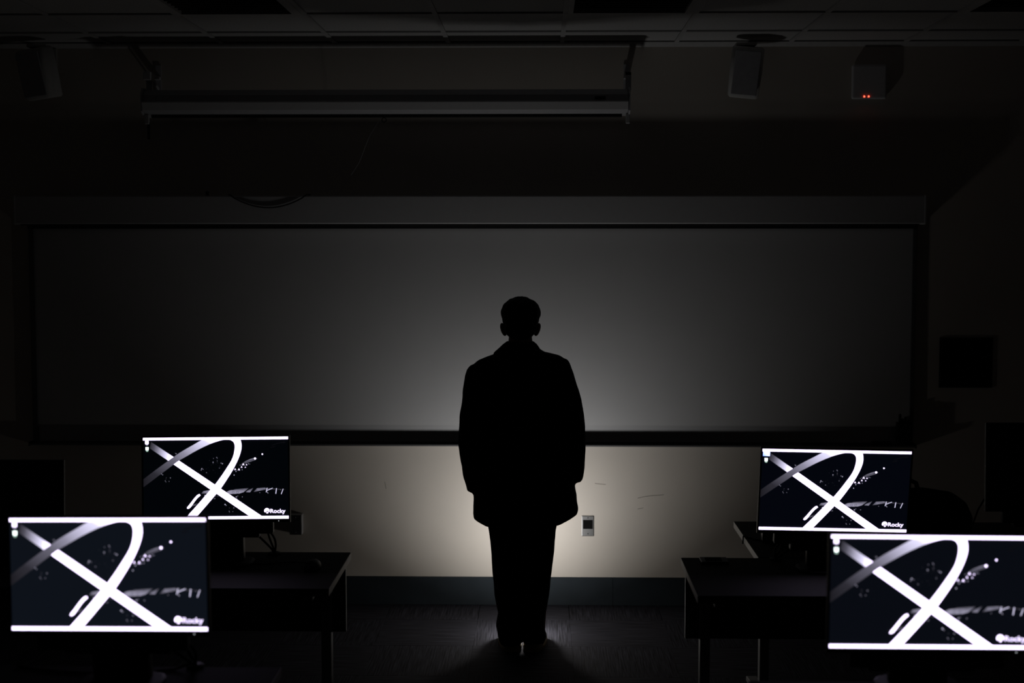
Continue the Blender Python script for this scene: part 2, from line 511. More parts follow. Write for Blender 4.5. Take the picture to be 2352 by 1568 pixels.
# ------------------------------------------------------------------ speakers, wireless box, panels on the front wall
def speaker(x, yaw, tilt, roll, label):
    root = thing('wall_speaker', label, 'speaker', (x, 7.72, 2.95), 'speakers beneath the ceiling')
    R = Matrix.Rotation(rad(yaw), 4, 'Z') @ Matrix.Rotation(rad(tilt), 4, 'X') @ Matrix.Rotation(rad(roll), 4, 'Y')
    cab = MB().loft([(0, .012, -.140, .072, .062, 5), (0, .006, -.132, .081, .072, 5), (0, 0, 0, .086, .080, 5), (0, .004, .122, .084, .076, 5), (0, .010, .130, .075, .066, 5)], 28)
    cab.v = [tuple(R @ Vector(p)) for p in cab.v]
    part('cabinet', cab, M_spk, root, smooth=True)
    gr = MB().box(-.068, .068, -.084, -.074, -.122, .112)
    me = bevel(gr.mesh('grille'), 0.004)
    me.transform(R)
    link('grille', me, M_cloth, root)
    br = MB().box(-.02, .02, .06, .075, -.03, .05).tube([(0, .07, .03), (0, .12, .06), (0, .172, .09)], .012, 10).box(-.04, .04, .172, .18, .04, .15)
    br.v = [tuple(Matrix.Rotation(rad(yaw * 0.0), 4, 'Z') @ Vector(p)) for p in br.v]
    part('wall_bracket', br, M_spk, root)
    hood = MB().box(-.055, .055, -.03, .05, .135, .150)
    part('top_clamp', hood, M_spk, root, 0.004)
    return root
speaker(-2.715, -12, 10, -7, 'pale speaker on the wall at the upper left, turned to the room')
speaker(1.095, -6, 9, 6, 'pale speaker on the wall right of the projector screen case')

ap = thing('wireless_box', 'square white wireless box with two red lights on the wall', 'wireless router', (1.789, WALL, 2.91))
part('shell', MB().box(-.094, .094, -.034, -.004, -.093, .093), M_white, ap, 0.010, seg=3)
part('mounting_plate', MB().box(-.06, .06, -.004, 0, -.06, .06), M_black, ap)
M_red = emit_mat('red_light', (1.0, 0.06, 0.03), 7.0)
for x in (-.0275, -.0035):
    part('red_light', MB().box(x - .0030, x + .0030, -.0362, -.0340, -.0845, -.0765), M_red, ap)['label'] = 'small glowing red light'

sq = thing('wall_panel', 'square black panel on the wall right of the whiteboard', 'panel', (2.354, WALL, 1.372))
part('panel_frame', MB().box(-.147, .147, -.007, 0, -.139, .139), M_black, sq, 0.002)
part('panel_face', MB().box(-.135, .135, -.009, -.007, -.127, .127), M_rubber, sq, 0.0008)

ol = thing('wall_outlet', 'steel outlet plate with a black socket on the wall right of the person', 'outlet', (0.2655, WALL, 0.449))
part('cover_plate', MB().box(-.0345, .0345, -.005, 0, -.058, .058), M_steel, ol, 0.003)
part('socket', MB().box(-.0265, .0265, -.009, -.005, -.016, .034), M_rubber, ol, 0.001)
for z in (-.044, .046):
    part('screw', MB().tube([(0, -.004, z), (0, -.0066, z)], .004, 10), M_louver, ol)
jb = thing('junction_box', 'raised steel outlet box on the wall right of the far left monitor', 'outlet', (-1.3725, WALL, 0.458))
part('box_body', MB().box(-.033, .036, -.045, 0, -.056, .056), M_white, jb, 0.002)
part('cover_plate', MB().box(-.0345, .034, -.049, -.045, -.057, .057), M_steel, jb, 0.002)
for z in (-.042, .042):
    part('screw', MB().tube([(0, -.048, z), (0, -.0515, z)], .004, 10), M_louver, jb)

# ------------------------------------------------------------------ desks
DZ = 0.745
def desk(name, x0, x1, y0, y1, label, open_side, mod=True, foot=True, group='computer desks'):
    root = thing(name, label, 'desk', ((x0 + x1) / 2, (y0 + y1) / 2, 0), group)
    wpart('desktop', MB().box(x0, x1, y0, y1, DZ - 0.030, DZ), M_laminate, root, 0.002, seg=1)
    for a_ in (x0 - .0015, x1):
        wpart('edge_band', MB().box(a_, a_ + .0015, y0, y1, DZ - .029, DZ - .001), M_edge, root)
    if mod:
        wpart('modesty_panel', MB().box(x0 + .012, x1 - .012, y1 - .085, y1 - .067, .43, DZ - .030), M_panel, root)
        for a_ in (x0 + .010, x1 - .0115):
            wpart('panel_rail', MB().box(a_, a_ + .0015, y1 - .090, y1 - .062, .43, DZ - .030), M_edge, root)
    for xx in (x0 + .085, x1 - .085):
        yc = (y0 + y1) / 2 + (.20 if mod else .0)
        wpart('leg', MB().box(xx - .020, xx + .020, yc - .03, yc + .03, .05, DZ - .030), M_leg, root, 0.003, seg=1)
        if foot:
            wpart('foot', MB().prism_x([(y0 + .04, .0), (y1 - .03, .0), (y1 - .03, .022), (yc + .06, .055), (yc - .06, .055), (y0 + .04, .022)], xx - .025, xx + .025), M_leg, root, 0.003, seg=1)
        wpart('crossbar', MB().box(xx - .018, xx + .018, y0 + .04, y1 - .095, DZ - .055, DZ - .030), M_leg, root)
    return root
desk('computer_desk', -2.62, -0.795, 5.243, 5.869, 'grey desk under the far left monitor, with a mouse on it', 1)
desk('computer_desk', -2.62, -0.795, 3.62, 4.262, 'desk under the near left monitor', 1)
desk('computer_desk', 0.58, 2.42, 5.167, 5.797, 'grey desk under the far right monitor, with a small flat device', -1)
desk('computer_desk', 0.62, 2.46, 3.52, 4.160, 'desk under the near right monitor', -1)
desk('side_table', 0.90, 2.42, 5.812, 6.56, 'grey table behind the far right monitor, holding a black bag', -1, mod=False, group='computer desks')

# ------------------------------------------------------------------ pictures on the monitors
SW, SH = 0.575, 0.575 * 9 / 16
def uv(px, py):
    """a point of the shown picture, measured on a 2175 x 1222 drawing"""
    u = (px - 62) / 2175.0
    v = (py - (97 - 15 * (px - 60) / 2175.0)) / 1222.0
    return u, v
def sc(px, py, lay):
    u, v = uv(px, py)
    u, v = min(max(u, 0), 1), min(max(v, 0), 1)
    return ((u - .5) * SW, -0.0003 * lay, (.5 - v) * SH)
def g(r, gg=None, b=None):
    """display grey (0-255) to linear light"""
    if gg is None:
        r, gg, b = r * .94, r * .92, r * 1.05
    f = lambda c: (max(c, 0) / 255.0) ** 2.2
    return (f(r), f(gg), f(b))
def rect(u0, v0, u1, v1, lay, col):
    return MB().add([((u0 - .5) * SW, -.0003 * lay, (.5 - v0) * SH), ((u1 - .5) * SW, -.0003 * lay, (.5 - v0) * SH),
                     ((u1 - .5) * SW, -.0003 * lay, (.5 - v1) * SH), ((u0 - .5) * SW, -.0003 * lay, (.5 - v1) * SH)], [(0, 3, 2, 1)], col)
def strip(pairs, cols, lay):
    mb = MB()
    vs, cc = [], []
    for (a, b), c in zip(pairs, cols):
        vs += [sc(*a, lay), sc(*b, lay)]
        cc += [c, c]
    fs = [(2 * i, 2 * i + 1, 2 * i + 3, 2 * i + 2) for i in range(len(pairs) - 1)]
    return mb.add(vs, fs, cc)
def dots(lst, lay, n=8):
    mb = MB()
    for x, y, r, c in lst:
        vs = [sc(x + r * math.cos(2 * math.pi * k / n), y + r * math.sin(2 * math.pi * k / n), lay) for k in range(n)]
        mb.add(vs, [tuple(range(n))], c)
    return mb
def poly(mb, pts, lay, col):
    return mb.add([sc(x, y, lay) for x, y in pts], [tuple(range(len(pts)))], [c for c in col] if isinstance(col[0], tuple) else col)
def line(mb, a, b, wd, lay, col):
    a, b = Vector(a), Vector(b)
    d = (b - a).normalized()
    n = Vector((-d.y, d.x)) * wd / 2
    return poly(mb, [a + n, b + n, b - n, a - n], lay, col)
def smooth_pairs(pairs, cols, sub=6):
    """Catmull-Rom through the measured edge points, so the curves are round"""
    P, Cc = [], []
    n = len(pairs)
    for i in range(n - 1):
        for s in range(sub):
            t = s / sub
            row = []
            for e in (0, 1):
                p0, p1, p2, p3 = (Vector(pairs[max(i - 1, 0)][e]), Vector(pairs[i][e]), Vector(pairs[i + 1][e]), Vector(pairs[min(i + 2, n - 1)][e]))
                row.append(tuple(0.5 * ((2 * p1) + (p2 - p0) * t + (2 * p0 - 5 * p1 + 4 * p2 - p3) * t * t + (3 * p1 - p0 - 3 * p2 + p3) * t ** 3)))
            P.append(tuple(row))
            Cc.append(tuple(cols[i][k] * (1 - t) + cols[i + 1][k] * t for k in range(3)))
    P.append(pairs[-1]); Cc.append(cols[-1])
    return P, Cc

PIC = {}
def build_picture():
    PIC['panel_bar'] = [rect(0, 0, 1, .0305, 8, WHITE).mesh('top_panel_bar'), rect(0, .9665, 1, 1, 8, WHITE).mesh('bottom_panel_bar')]
    # straight diagonal stroke, fading out at its upper left end
    dp, dc = [], []
    for t, c in ((0, 50), (.035, 88), (.065, 135), (.095, 185), (.125, 225), (.15, 262), (.20, 999)):
        x = 165 + t * 1660
        dp.append(((x + 15, 158 + .6697 * (x - 165)), (x - 5, 252 + .675 * (x - 165))))
        dc.append(g(c) if c < 999 else WHITE)
    dp.append(((1855, 1282), (1670, 1282))); dc.append(WHITE)
    PIC['straight_stroke'] = strip(dp, dc, 3).mesh('straight_stroke')
    # curved stroke: from the left edge up, over the top and down to the bottom edge
    pr = [((62, 716), (62, 834)), ((200, 611), (285, 668)), ((430, 445), (515, 497)), ((515, 385), (600, 437)), ((640, 302), (720, 368)),
          ((800, 211), (880, 278)), ((950, 128), (1060, 193)), ((1120, 60), (1200, 143)), ((1300, 20), (1300, 124)), ((1440, 40), (1375, 131)),
          ((1512, 105), (1422, 165)), ((1538, 200), (1438, 230)), ((1528, 300), (1424, 335)), ((1480, 432), (1385, 438)),
          ((1400, 585), (1300, 572)), ((1318, 715), (1222, 685)), ((1225, 850), (1135, 800)), ((1150, 940), (1060, 882)), ((1010, 1102), (890, 1078)), ((848, 1285), (700, 1285))]
    cv = [34, 52, 100, 118, 150, 205, 250, 300, 300, 300, 300, 300, 300, 300, 300, 300, 300, 300, 300, 300]
    P, Cc = smooth_pairs(pr, [g(c) if c < 256 else WHITE for c in cv])
    PIC['curved_stroke'] = strip(P, Cc, 5).mesh('curved_stroke')
    # short stroke lower left
    pr = [((905, 938), (918, 958)), ((870, 952), (885, 985)), ((820, 1005), (850, 1022)), ((762, 1080), (798, 1092)), ((722, 1128), (760, 1142)), ((712, 1150), (728, 1158))]
    P, Cc = smooth_pairs(pr, [WHITE] * len(pr), 4)
    PIC['short_stroke'] = strip(P, Cc, 5).mesh('short_stroke')
    mb = MB()
    poly(mb, [(685, 1110), (720, 1128), (800, 1100), (880, 1070), (850, 1105), (790, 1118), (720, 1140)], 2, [g(30), g(70), g(95), g(20), g(80), g(95), g(60)])
    PIC['grey_smear'] = mb.mesh('grey_smear')
    # grey band lower right with two dark cuts, and its left end
    mb = MB()
    poly(mb, [(1290, 915), (1345, 888), (1440, 868), (1640, 850), (1560, 912), (1500, 930), (1350, 938)], 2, [g(110), g(150), g(120), g(70), g(165), g(170), g(160)])
    PIC['grey_band'] = [mb.mesh('grey_band')]; mb = MB()
    poly(mb, [(1598, 910), (1625, 885), (1710, 846), (1660, 912)], 2, [g(130), g(110), g(70), g(150)])
    PIC['grey_band'].append(mb.mesh('grey_band')); mb = MB()
    poly(mb, [(1712, 908), (1768, 852), (1890, 845), (1905, 870), (1800, 888)], 2, [g(60), g(120), g(150), g(90), g(140)])
    poly(mb, [(1890, 846), (2200, 868), (2210, 880), (1905, 868)], 2, [g(80), g(14), g(10), g(60)])
    PIC['grey_band'].append(mb.mesh('grey_band')); mb = MB()
    poly(mb, [(930, 932), (960, 895), (1060, 880), (1075, 905), (1010, 928)], 2, [g(60), g(130), g(165), g(150), g(130)])
    PIC['grey_band'].append(mb.mesh('grey_band'))
    mb = MB()
    for cx in (1410, 1470):                      # small dark rings drawn on the band
        vs = []
        for k in range(13):
            a = 2 * math.pi * k / 12
            vs.append((cx + 18 * math.cos(a), 912 + 14 * math.sin(a)))
        for k in range(12):
            line(mb, vs[k], vs[k + 1], 4, 3, g(30))
    line(mb, (1340, 880), (1560, 868), 5, 3, g(40))
    PIC['dark_rings'] = mb.mesh('dark_rings')
    # K, I and slash drawn as plain strokes
    mb = MB()
    KW = g(250)
    line(mb, (1918, 846), (1902, 912), 9, 4, KW); line(mb, (1908, 888), (2000, 850), 8, 4, KW); line(mb, (1904, 893), (1932, 926), 6, 4, g(170))
    line(mb, (2058, 852), (2046, 935), 10, 4, KW); line(mb, (2158, 862), (2128, 940), 8, 4, KW)
    PIC['drawn_letters'] = mb.mesh('drawn_letters')
    # comet, stars and little peaks
    mb = MB()
    cm = [(1500, 515), (1545, 480), (1600, 445), (1670, 415), (1745, 395), (1775, 410), (1740, 432), (1660, 458), (1590, 482)]
    poly(mb, cm, 2, [g(20), g(70), g(120), g(140), g(170), g(60), g(110), g(120), g(90)])
    PIC['comet_tail'] = mb.mesh('comet_tail')
    st_ = [(1740, 408, 15, WHITE), (1850, 343, 11, WHITE)]
    for x, y, r, c in ((335, 635, 7, 150), (352, 650, 6, 140), (405, 690, 4, 80), (467, 695, 8, 110), (390, 740, 6, 120), (400, 755, 5, 110), (447, 747, 6, 110), (402, 712, 4, 80),
                       (555, 333, 7, 150), (540, 325, 4, 90), (940, 560, 9, 170), (930, 580, 6, 150), (962, 568, 5, 130), (1010, 618, 6, 120),
                       (1115, 405, 5, 120), (1165, 390, 6, 140), (1172, 402, 5, 130), (1172, 435, 4, 110), (1172, 450, 4, 100), (1110, 462, 8, 150), (1110, 480, 4, 90), (1230, 475, 6, 150), (1250, 485, 8, 170), (1205, 550, 6, 110),
                       (985, 960, 8, 220), (1133, 1005, 6, 130), (1120, 1008, 5, 120), (1145, 965, 5, 130), (1180, 968, 5, 120), (1285, 1093, 9, 190), (1300, 1107, 6, 160), (1350, 1145, 4, 90), (1415, 1145, 7, 140), (1345, 1195, 6, 130), (1352, 1208, 5, 110), (1400, 1200, 5, 130), (1465, 1140, 5, 110),
                       (1455, 980, 8, 180), (1475, 968, 5, 140), (1545, 980, 6, 140), (1460, 1003, 5, 150), (1423, 655, 6, 230), (1453, 600, 6, 220), (1545, 575, 5, 190), (1640, 487, 5, 200), (1660, 490, 4, 170), (1515, 507, 5, 150), (1808, 918, 5, 130), (2120, 875, 4, 160), (1930, 925, 5, 160)):
        st_.append((x, y, r, g(c)))
    rnd = random.Random(3)
    for _ in range(26):
        st_.append((rnd.uniform(960, 1270), rnd.uniform(430, 640), 3, g(rnd.uniform(25, 60))))
    PIC['stars'] = dots(st_, 4).mesh('stars')
    mb = MB()
    for x, y, s in ((1563, 495, 17), (1612, 500, 11), (1537, 535, 13), (1594, 538, 9), (1440, 568, 14), (1497, 570, 16)):
        poly(mb, [(x, y - s), (x + s, y + s), (x + s * .35, y + s * .5), (x, y + s * .1), (x - s * .35, y + s * .5), (x - s, y + s)], 4, WHITE)
    PIC['little_peaks'] = mb.mesh('little_peaks')
    mb = MB()
    for a, b in (((1990, 215), (2080, 180)), ((2050, 190), (2190, 160)), ((1970, 245), (2040, 228)), ((2100, 175), (2200, 172))):
        line(mb, a, b, 9, 1, g(22))
    PIC['faint_wisp'] = mb.mesh('faint_wisp')
    # two desktop icons with label lines
    mb = MB()
    poly(mb, [(92, 142), (144, 142), (144, 190), (92, 190)], 6, WHITE)
    poly(mb, [(104, 195), (136, 195), (136, 206), (104, 206)], 6, g(225))
    icon1 = mb.mesh('desktop_icon')
    mb = MB()
    poly(mb, [(97, 235), (144, 235), (142, 284), (101, 284)], 6, (2.2, 2.6, 2.5))
    poly(mb, [(107, 292), (137, 292), (137, 302), (107, 302)], 6, g(185, 225, 205))
    PIC['desktop_icon'] = [icon1, mb.mesh('desktop_icon')]
    mb = MB()
    poly(mb, [(72, 128), (172, 128), (172, 204), (72, 204)], 7, [(1.1, 1.25, 2.6), (1.3, 1.5, 2.6), (1.2, 1.4, 2.6), (.35, .6, 2.2)])
    PIC['selected_icon'] = mb.mesh('selected_icon')
    # round mountain logo and the word beside it
    mb = MB()
    ring = [(1912 + 40 * math.cos(rad(a)), 1189 + 40 * math.sin(rad(a))) for a in range(40, 175, 15)]
    n = 24
    up = [(1912 + 40 * math.cos(rad(a)), 1189 + 40 * math.sin(rad(a))) for a in range(160, 396, 12)]
    poly(mb, up + [(1934, 1200), (1918, 1184), (1886, 1212)], 6, WHITE)
    poly(mb, [(1900, 1218), (1918, 1201), (1934, 1217), (1924, 1226), (1912, 1228)], 6, WHITE)
    PIC['round_logo'] = mb.mesh('round_logo')
    cu = bpy.data.curves.new('word', 'FONT')
    cu.body = 'Rocky'
    cu.offset = 0.022
    cu.resolution_u = 4
    to = bpy.data.objects.new('word', cu)
    COL.objects.link(to)
    me = bpy.data.meshes.new_from_object(to.evaluated_get(bpy.context.evaluated_depsgraph_get()))
    bpy.data.objects.remove(to, do_unlink=True)
    xs_ = [v.co.x for v in me.vertices]
    ys_ = [v.co.y for v in me.vertices]
    cap = max(ys_)
    for v in me.vertices:
        x = 1962 + (v.co.x - min(xs_)) / (max(xs_) - min(xs_)) * 228
        y = 1219 - v.co.y / cap * 58
        v.co = sc(x, y, 6)
    at = me.attributes.new('glow', 'FLOAT_COLOR', 'POINT')
    for d in at.data:
        d.color = (1.5, 1.3, 1.9, 1)
    me.materials.clear()
    PIC['logo_word'] = me
build_picture()

# ------------------------------------------------------------------ monitors
def head_matrix(yaw, pitch, roll):
    return Matrix.Rotation(yaw, 4, 'Z') @ Matrix.Rotation(pitch, 4, 'X') @ Matrix.Rotation(roll, 4, 'Y')

def monitor(center, yaw, pitch, roll, label, bg, selected=False, side=1, lit=True, cables=True, led=True):
    cx, cy, cz = center
    base = Vector((cx, cy + 0.125, DZ))
    root = thing('monitor', label, 'monitor', base, 'lit monitors' if lit else 'switched off monitors')
    Mh = Matrix.Translation(Vector(center) - base) @ head_matrix(rad(yaw), rad(pitch), rad(roll))
    hw, hh = SW / 2, SH / 2
    bz, bt, bb_ = .0065, .0065, .014
    def hp(name, mb, m, bev=0.0, smooth=False):
        o = part(name, mb, m, root, bev, smooth)
        o.matrix_local = Mh
        return o
    hp('bezel', MB().box(-hw - bz, -hw, -.003, .012, -hh - bb_, hh + bt).box(hw, hw + bz, -.003, .012, -hh - bb_, hh + bt)
       .box(-hw, hw, -.003, .012, hh, hh + bt).box(-hw, hw, -.003, .012, -hh - bb_, -hh), M_black)
    hp('back_shell', MB().add([(-hw - bz, .012, -hh - bb_), (hw + bz, .012, -hh - bb_), (hw + bz, .012, hh + bt), (-hw - bz, .012, hh + bt),
                               (-hw * .8, .048, -hh * .8), (hw * .8, .048, -hh * .8), (hw * .8, .048, hh * .75), (-hw * .8, .048, hh * .75)],
                              [(0, 1, 5, 4), (1, 2, 6, 5), (2, 3, 7, 6), (3, 0, 4, 7), (4, 5, 6, 7), (0, 3, 2, 1)]), M_black)
    hp('sound_bar', MB().box(-.222, .222, .012, .045, -hh - .062, -hh - bb_ + .004), M_black, 0.006)
    scr = part('screen', MB().box(-hw, hw, 0.0, .004, -hh, hh), emit_mat('screen_dark', bg, 1.0, rough=.25), root)
    scr.matrix_local = Mh
    if lit:
        scr['label'] = 'dark screen crossed by white strokes'
        for name, me in PIC.items():
            if name == 'selected_icon':
                continue
            for k, one in enumerate(me if isinstance(me, list) else [me]):
                if name == 'desktop_icon' and k == 0 and selected:
                    one = PIC['selected_icon']
                link(name, one, M_glow, scr)
    if led:
        hp('power_light', MB().box(.247, .2495, -.0045, -.003, -hh - .0095, -hh - .0075), emit_mat('power_light', (.9, .95, 1), .8))
    zt = cz - DZ
    part('stand_column', MB().loft([(0, 0, .012, .085, .035, 4), (0, -.01, zt * .35, .085, .030, 4), (0, -.04, zt * .75, .075, .022, 4), (0, -.065, zt + .04, .070, .015, 4)], 24), M_black, root, smooth=False)
    part('stand_hinge', MB().box(-.155, .155, -.055, -.012, zt - hh - .092, zt - hh - .055), M_black, root, 0.006)
    part('stand_foot', MB().loft([(0, -.02, 0, .125, .095, 3), (0, -.02, .009, .125, .095, 3), (0, -.02, .014, .115, .085, 3)], 32), M_black, root)
    if cables:
        gx = 0.178 * side
        gy = 5.83 - 5.676
        zb = zt - hh - .05
        for k, (sx, dx, sag) in enumerate(((.165, 0, .02), (.178, .006, -.010), (.10, -.005, .03))):
            p0 = Vector((sx * side, -.02, zb))
            p3 = Vector((gx + dx * side, gy - .012 + .004 * k, .004))
            pts = []
            for q in range(11):
                t = q / 10
                p = p0.lerp(p3, t)
                p.x += side * sag * math.sin(math.pi * t)
                p.z -= .03 * math.sin(math.pi * t) * (1 if k == 2 else 0)
                p.y += .02 * math.sin(math.pi * t)
                pts.append(p)
            part('cable', MB().tube(pts, .0045, 7), M_rubber, root, smooth=True)
        part('cable_grommet', MB().loft([(gx, gy - .008, 0, .026, .026), (gx, gy - .008, .008, .026, .026), (gx, gy - .008, .011, .018, .018)], 20), M_black, root)
    return root

monitor((-1.2845, 5.5509, 1.1107), .439, -4.46, -.624, 'far left lit monitor, smaller and sharp, showing a word and logo at lower right', (.0006, .0011, .0019), side=1)
monitor((-1.2363, 3.9885, 1.0968), -3.20, -2.18, -.942, 'near left lit monitor, large and blurred, at the lower left corner', (.0043, .0060, .0098), side=1)
monitor((1.1411, 5.4872, 1.0808), .898, 5.67, 1.098, 'far right lit monitor with a blue selected icon at its upper left', (.0011, .0016, .0036), selected=True, side=-1)
monitor((1.1084, 4.0021, 1.0538), 2.20, -1.83, .763, 'near right lit monitor, large and blurred, cut off by the right edge', (.0026, .0034, .0058), side=-1, cables=False)
monitor((-2.188, 5.56, 1.010), 0, -3, 0, 'switched off black monitor left of the far left lit one', (0, 0, 0), lit=False, cables=False, led=False)
monitor((2.015, 5.49, 1.178), 0, -3, 0, 'switched off black monitor right of the far right lit one', (0, 0, 0), lit=False, side=-1, cables=False, led=False)

# ------------------------------------------------------------------ small things on the desks
ms = thing('mouse', 'black computer mouse on the left desk beside the far left monitor', 'mouse', (-0.905, 5.56, DZ))
mb = MB().loft([(0, 0, 0, .031, .056, 2.6), (0, 0, .012, .032, .058, 2.6), (0, .004, .024, .028, .050, 2.4), (0, .006, .034, .018, .034, 2.2), (0, .006, .037, .006, .012, 2)], 28)
part('mouse_body', mb, M_black, ms, smooth=True)
part('scroll_wheel', MB().ball((0, .036, .030), (.0035, .009, .006), 10, 8), M_rubber, ms)
part('mouse_cable', MB().tube([(0, .056, .008), (-.02, .085, .004), (-.08, .105, .004), (-.14, .095, .004), (-.20, .060, .004), (-.27, .075, .004), (-.33, .12, .004)], .0022, 6), M_rubber, ms, smooth=True)

fd = thing('flat_device', 'small flat dark device lying near the rear edge of the right desk', 'device', (0.705, 5.715, DZ))
part('device_body', MB().box(-.055, .055, -.045, .045, 0, .012), M_black, fd, 0.003)
part('device_face', MB().box(-.036, .030, -.030, .030, .012, .0135), M_rubber, fd)

bd = thing('binder', 'dark blue binder standing on the table behind the far right monitor', 'binder', (1.03, 6.10, DZ))
part('cover', MB().box(-.065, .045, -.004, 0, 0, .135).box(-.065, .045, .040, .044, 0, .135).box(-.069, -.065, -.004, .044, 0, .135), M_blue, bd)
part('paper', MB().box(-.062, .040, .001, .039, .004, .128), M_laminate, bd)
part('metal_corner', MB().box(.041, .0465, -.006, -.004, .0, .12), M_steel, bd)

tc = link('table_cable', MB().tube([(.893, 6.215, DZ - .03), (.894, 6.212, DZ + .003), (.94, 6.14, DZ + .004), (1.0, 6.05, DZ + .004), (1.07, 5.96, DZ + .004), (1.16, 5.93, DZ + .004), (1.25, 5.99, DZ + .004)], .0035, 7).mesh('table_cable', True), M_rubber)
tag(tc, 'black cable running over the left edge of the table behind the far right monitor', 'cable')
dc_ = link('desk_cable', MB().tube([(-1.60, 4.245, DZ + .004), (-1.55, 4.22, DZ + .004), (-1.45, 4.19, DZ + .004), (-1.33, 4.178, DZ + .004), (-1.2, 4.19, DZ + .004), (-1.11, 4.222, DZ + .004), (-1.06, 4.235, DZ + .02)], .0035, 7).mesh('desk_cable', True), M_rubber)
tag(dc_, 'black cable curving across the desk behind the near left monitor', 'cable')

bg_ = thing('bag', 'black padded bag with a handle on the table right of the far right monitor', 'bag', (1.645, 6.16, DZ + 0.003))
mb = MB().loft([(-.01, 0, 0, .19, .10, 3.2), (0, 0, .03, .215, .115, 3.0), (.005, 0, .10, .225, .118, 2.8), (.0, 0, .165, .205, .105, 2.6), (-.02, 0, .205, .165, .075, 2.4), (-.03, 0, .222, .11, .04, 2.2)], 40)
me = remesh(mb, .012, 3)
for v in me.vertices:
    v.co += v.normal * (noise.noise(v.co * 14) * .006)
link('bag_body', me, M_bag, bg_)
part('zip', MB().tube([(-.16, -.03, .217), (-.05, -.035, .230), (.08, -.035, .218), (.14, -.03, .198)], .004, 6), M_rubber, bg_)
part('handle', MB().tube([(-.075, -.01, .215), (-.065, -.01, .250), (-.04, -.01, .262), (-.015, -.01, .250), (-.005, -.01, .215)], .010, 8), M_rubber, bg_, smooth=True)
hc = link('hanging_cable', MB().tube([(1.75, 5.56, 1.05), (1.728, 5.59, .99), (1.712, 5.62, .91), (1.709, 5.62, .83), (1.712, 5.60, .752)], .0035, 7).mesh('hanging_cable', True), M_rubber)
tag(hc, 'thin black cable hanging behind the switched off monitor on the right', 'cable')

# ------------------------------------------------------------------ the lamp on the floor in front of the person
lp = thing('floor_lamp', 'small spotlight standing on the carpet, hidden in front of the person and lighting the wall', 'lamp', (LAMP.x, LAMP.y + 0.055, 0))
aim = Vector((0, math.cos(rad(LAMP_TILT)), math.sin(rad(LAMP_TILT))))
part('base', MB().loft([(0, 0, 0, .032, .032), (0, 0, .012, .032, .032), (0, 0, .020, .026, .026), (0, 0, .024, .012, .012)], 24), M_amber, lp)
head = Vector((0, -0.055, LAMP.z))
hb = head - aim * .085
part('stem', MB().tube([(0, 0, .022), (0, 0, .15), tuple(hb)], .006, 10), M_leg, lp)
q = aim.to_track_quat('Z', 'Y').to_matrix()
cup = MB().loft([(0, 0, -.088, .018, .018), (0, 0, -.075, .030, .030), (0, 0, -.020, .050, .050), (0, 0, -.002, .052, .052), (0, 0, -.002, .048, .048), (0, 0, -.020, .045, .045)], 28)
cup.v = [tuple(q @ Vector(p) + head) for p in cup.v]
part('spot_head', cup, M_leg, lp)
globe = part('fill_globe', MB().ball((0, 0, .125), .026, 14, 8), emit_mat('fill_glow', (1.0, .96, .90), FILL_GLOW), lp)  # added emitter that brightens the carpet beside the feet, besides the spotlight beam
globe['label'] = 'small fill globe added on the stem to light the carpet'
ld = bpy.data.lights.new('spot_light', 'AREA')
ld.shape = 'DISK'
ld.size = .088
ld.energy = LAMP_POWER
ld.spread = rad(LAMP_SPREAD)
ld.color = (1.0, .985, .97)
lo = bpy.data.objects.new('spot_light', ld)
COL.objects.link(lo)
lo.parent = lp
lo.location = head
lo.rotation_euler = aim.to_track_quat('-Z', 'Y').to_euler()

# ------------------------------------------------------------------ the person, seen from behind, facing the wall
PX, PY = -0.10, 7.03
pe = thing('person', 'person in a black jacket and trousers standing with back turned, facing the whiteboard', 'person', (PX, PY, 0))
def lean(me, off=(0, 0, 0)):
    for v in me.vertices:
        z = v.co.z
        t = min(1.0, max(0.0, (z - .62) / .72))
        v.co.y += .075 * t * t * (3 - 2 * t) + .015 * min(1.0, max(0.0, (z - 1.45) / .15))
def pmesh(name, me, m):
    lean(me)
    me.transform(Matrix.Translation((-PX, -PY, 0)))
    me.materials.clear()
    return link(name, me, m, pe)
def ppart(name, mb, m, smooth=True, bev=0):
    o = wpart(name, mb, m, pe, bev, smooth)
    lean(o.data)
    return o

body = MB()
body.ball((-.102, 7.040, 1.668), (.078, .099, .090), 32, 20)              # skull
body.ball((-.102, 7.072, 1.600), (.067, .072, .075), 28, 18)              # jaw and cheeks
body.ball((-.102, 7.128, 1.548), (.026, .022, .020))                      # chin
body.ball((-.102, 7.128, 1.660), (.050, .016, .012))                      # brow
body.tube([(-.102, 7.132, 1.652), (-.102, 7.152, 1.622), (-.102, 7.158, 1.608)], [.008, .011, .013], 12)
for s in (-1, 1):
    body.ball((-.102 + s * .012, 7.150, 1.604), (.008, .009, .007), 10, 8)  # nostrils
    body.ball((-.102 + s * .036, 7.104, 1.612), (.028, .024, .028), 16, 12)  # cheekbones
    body.ball((-.102 + s * .031, 7.1195, 1.652), (.0165, .0145, .0055), 14, 8)  # eyelids
    body.ball((-.102 + s * .031, 7.1185, 1.630), (.0160, .0140, .0050), 14, 8)
    body.ball((-.102 + s * .085, 7.030, 1.602), (.015, .022, .036), 16, 12, Matrix.Rotation(s * rad(17), 3, 'Y'))
body.ball((-.102, 7.126, 1.576), (.034, .018, .020), 16, 10)
body.loft([(-.102, 7.03, 1.40, .075, .075), (-.102, 7.03, 1.47, .064, .064), (-.102, 7.035, 1.54, .061, .062), (-.102, 7.04, 1.60, .055, .060)], 24)
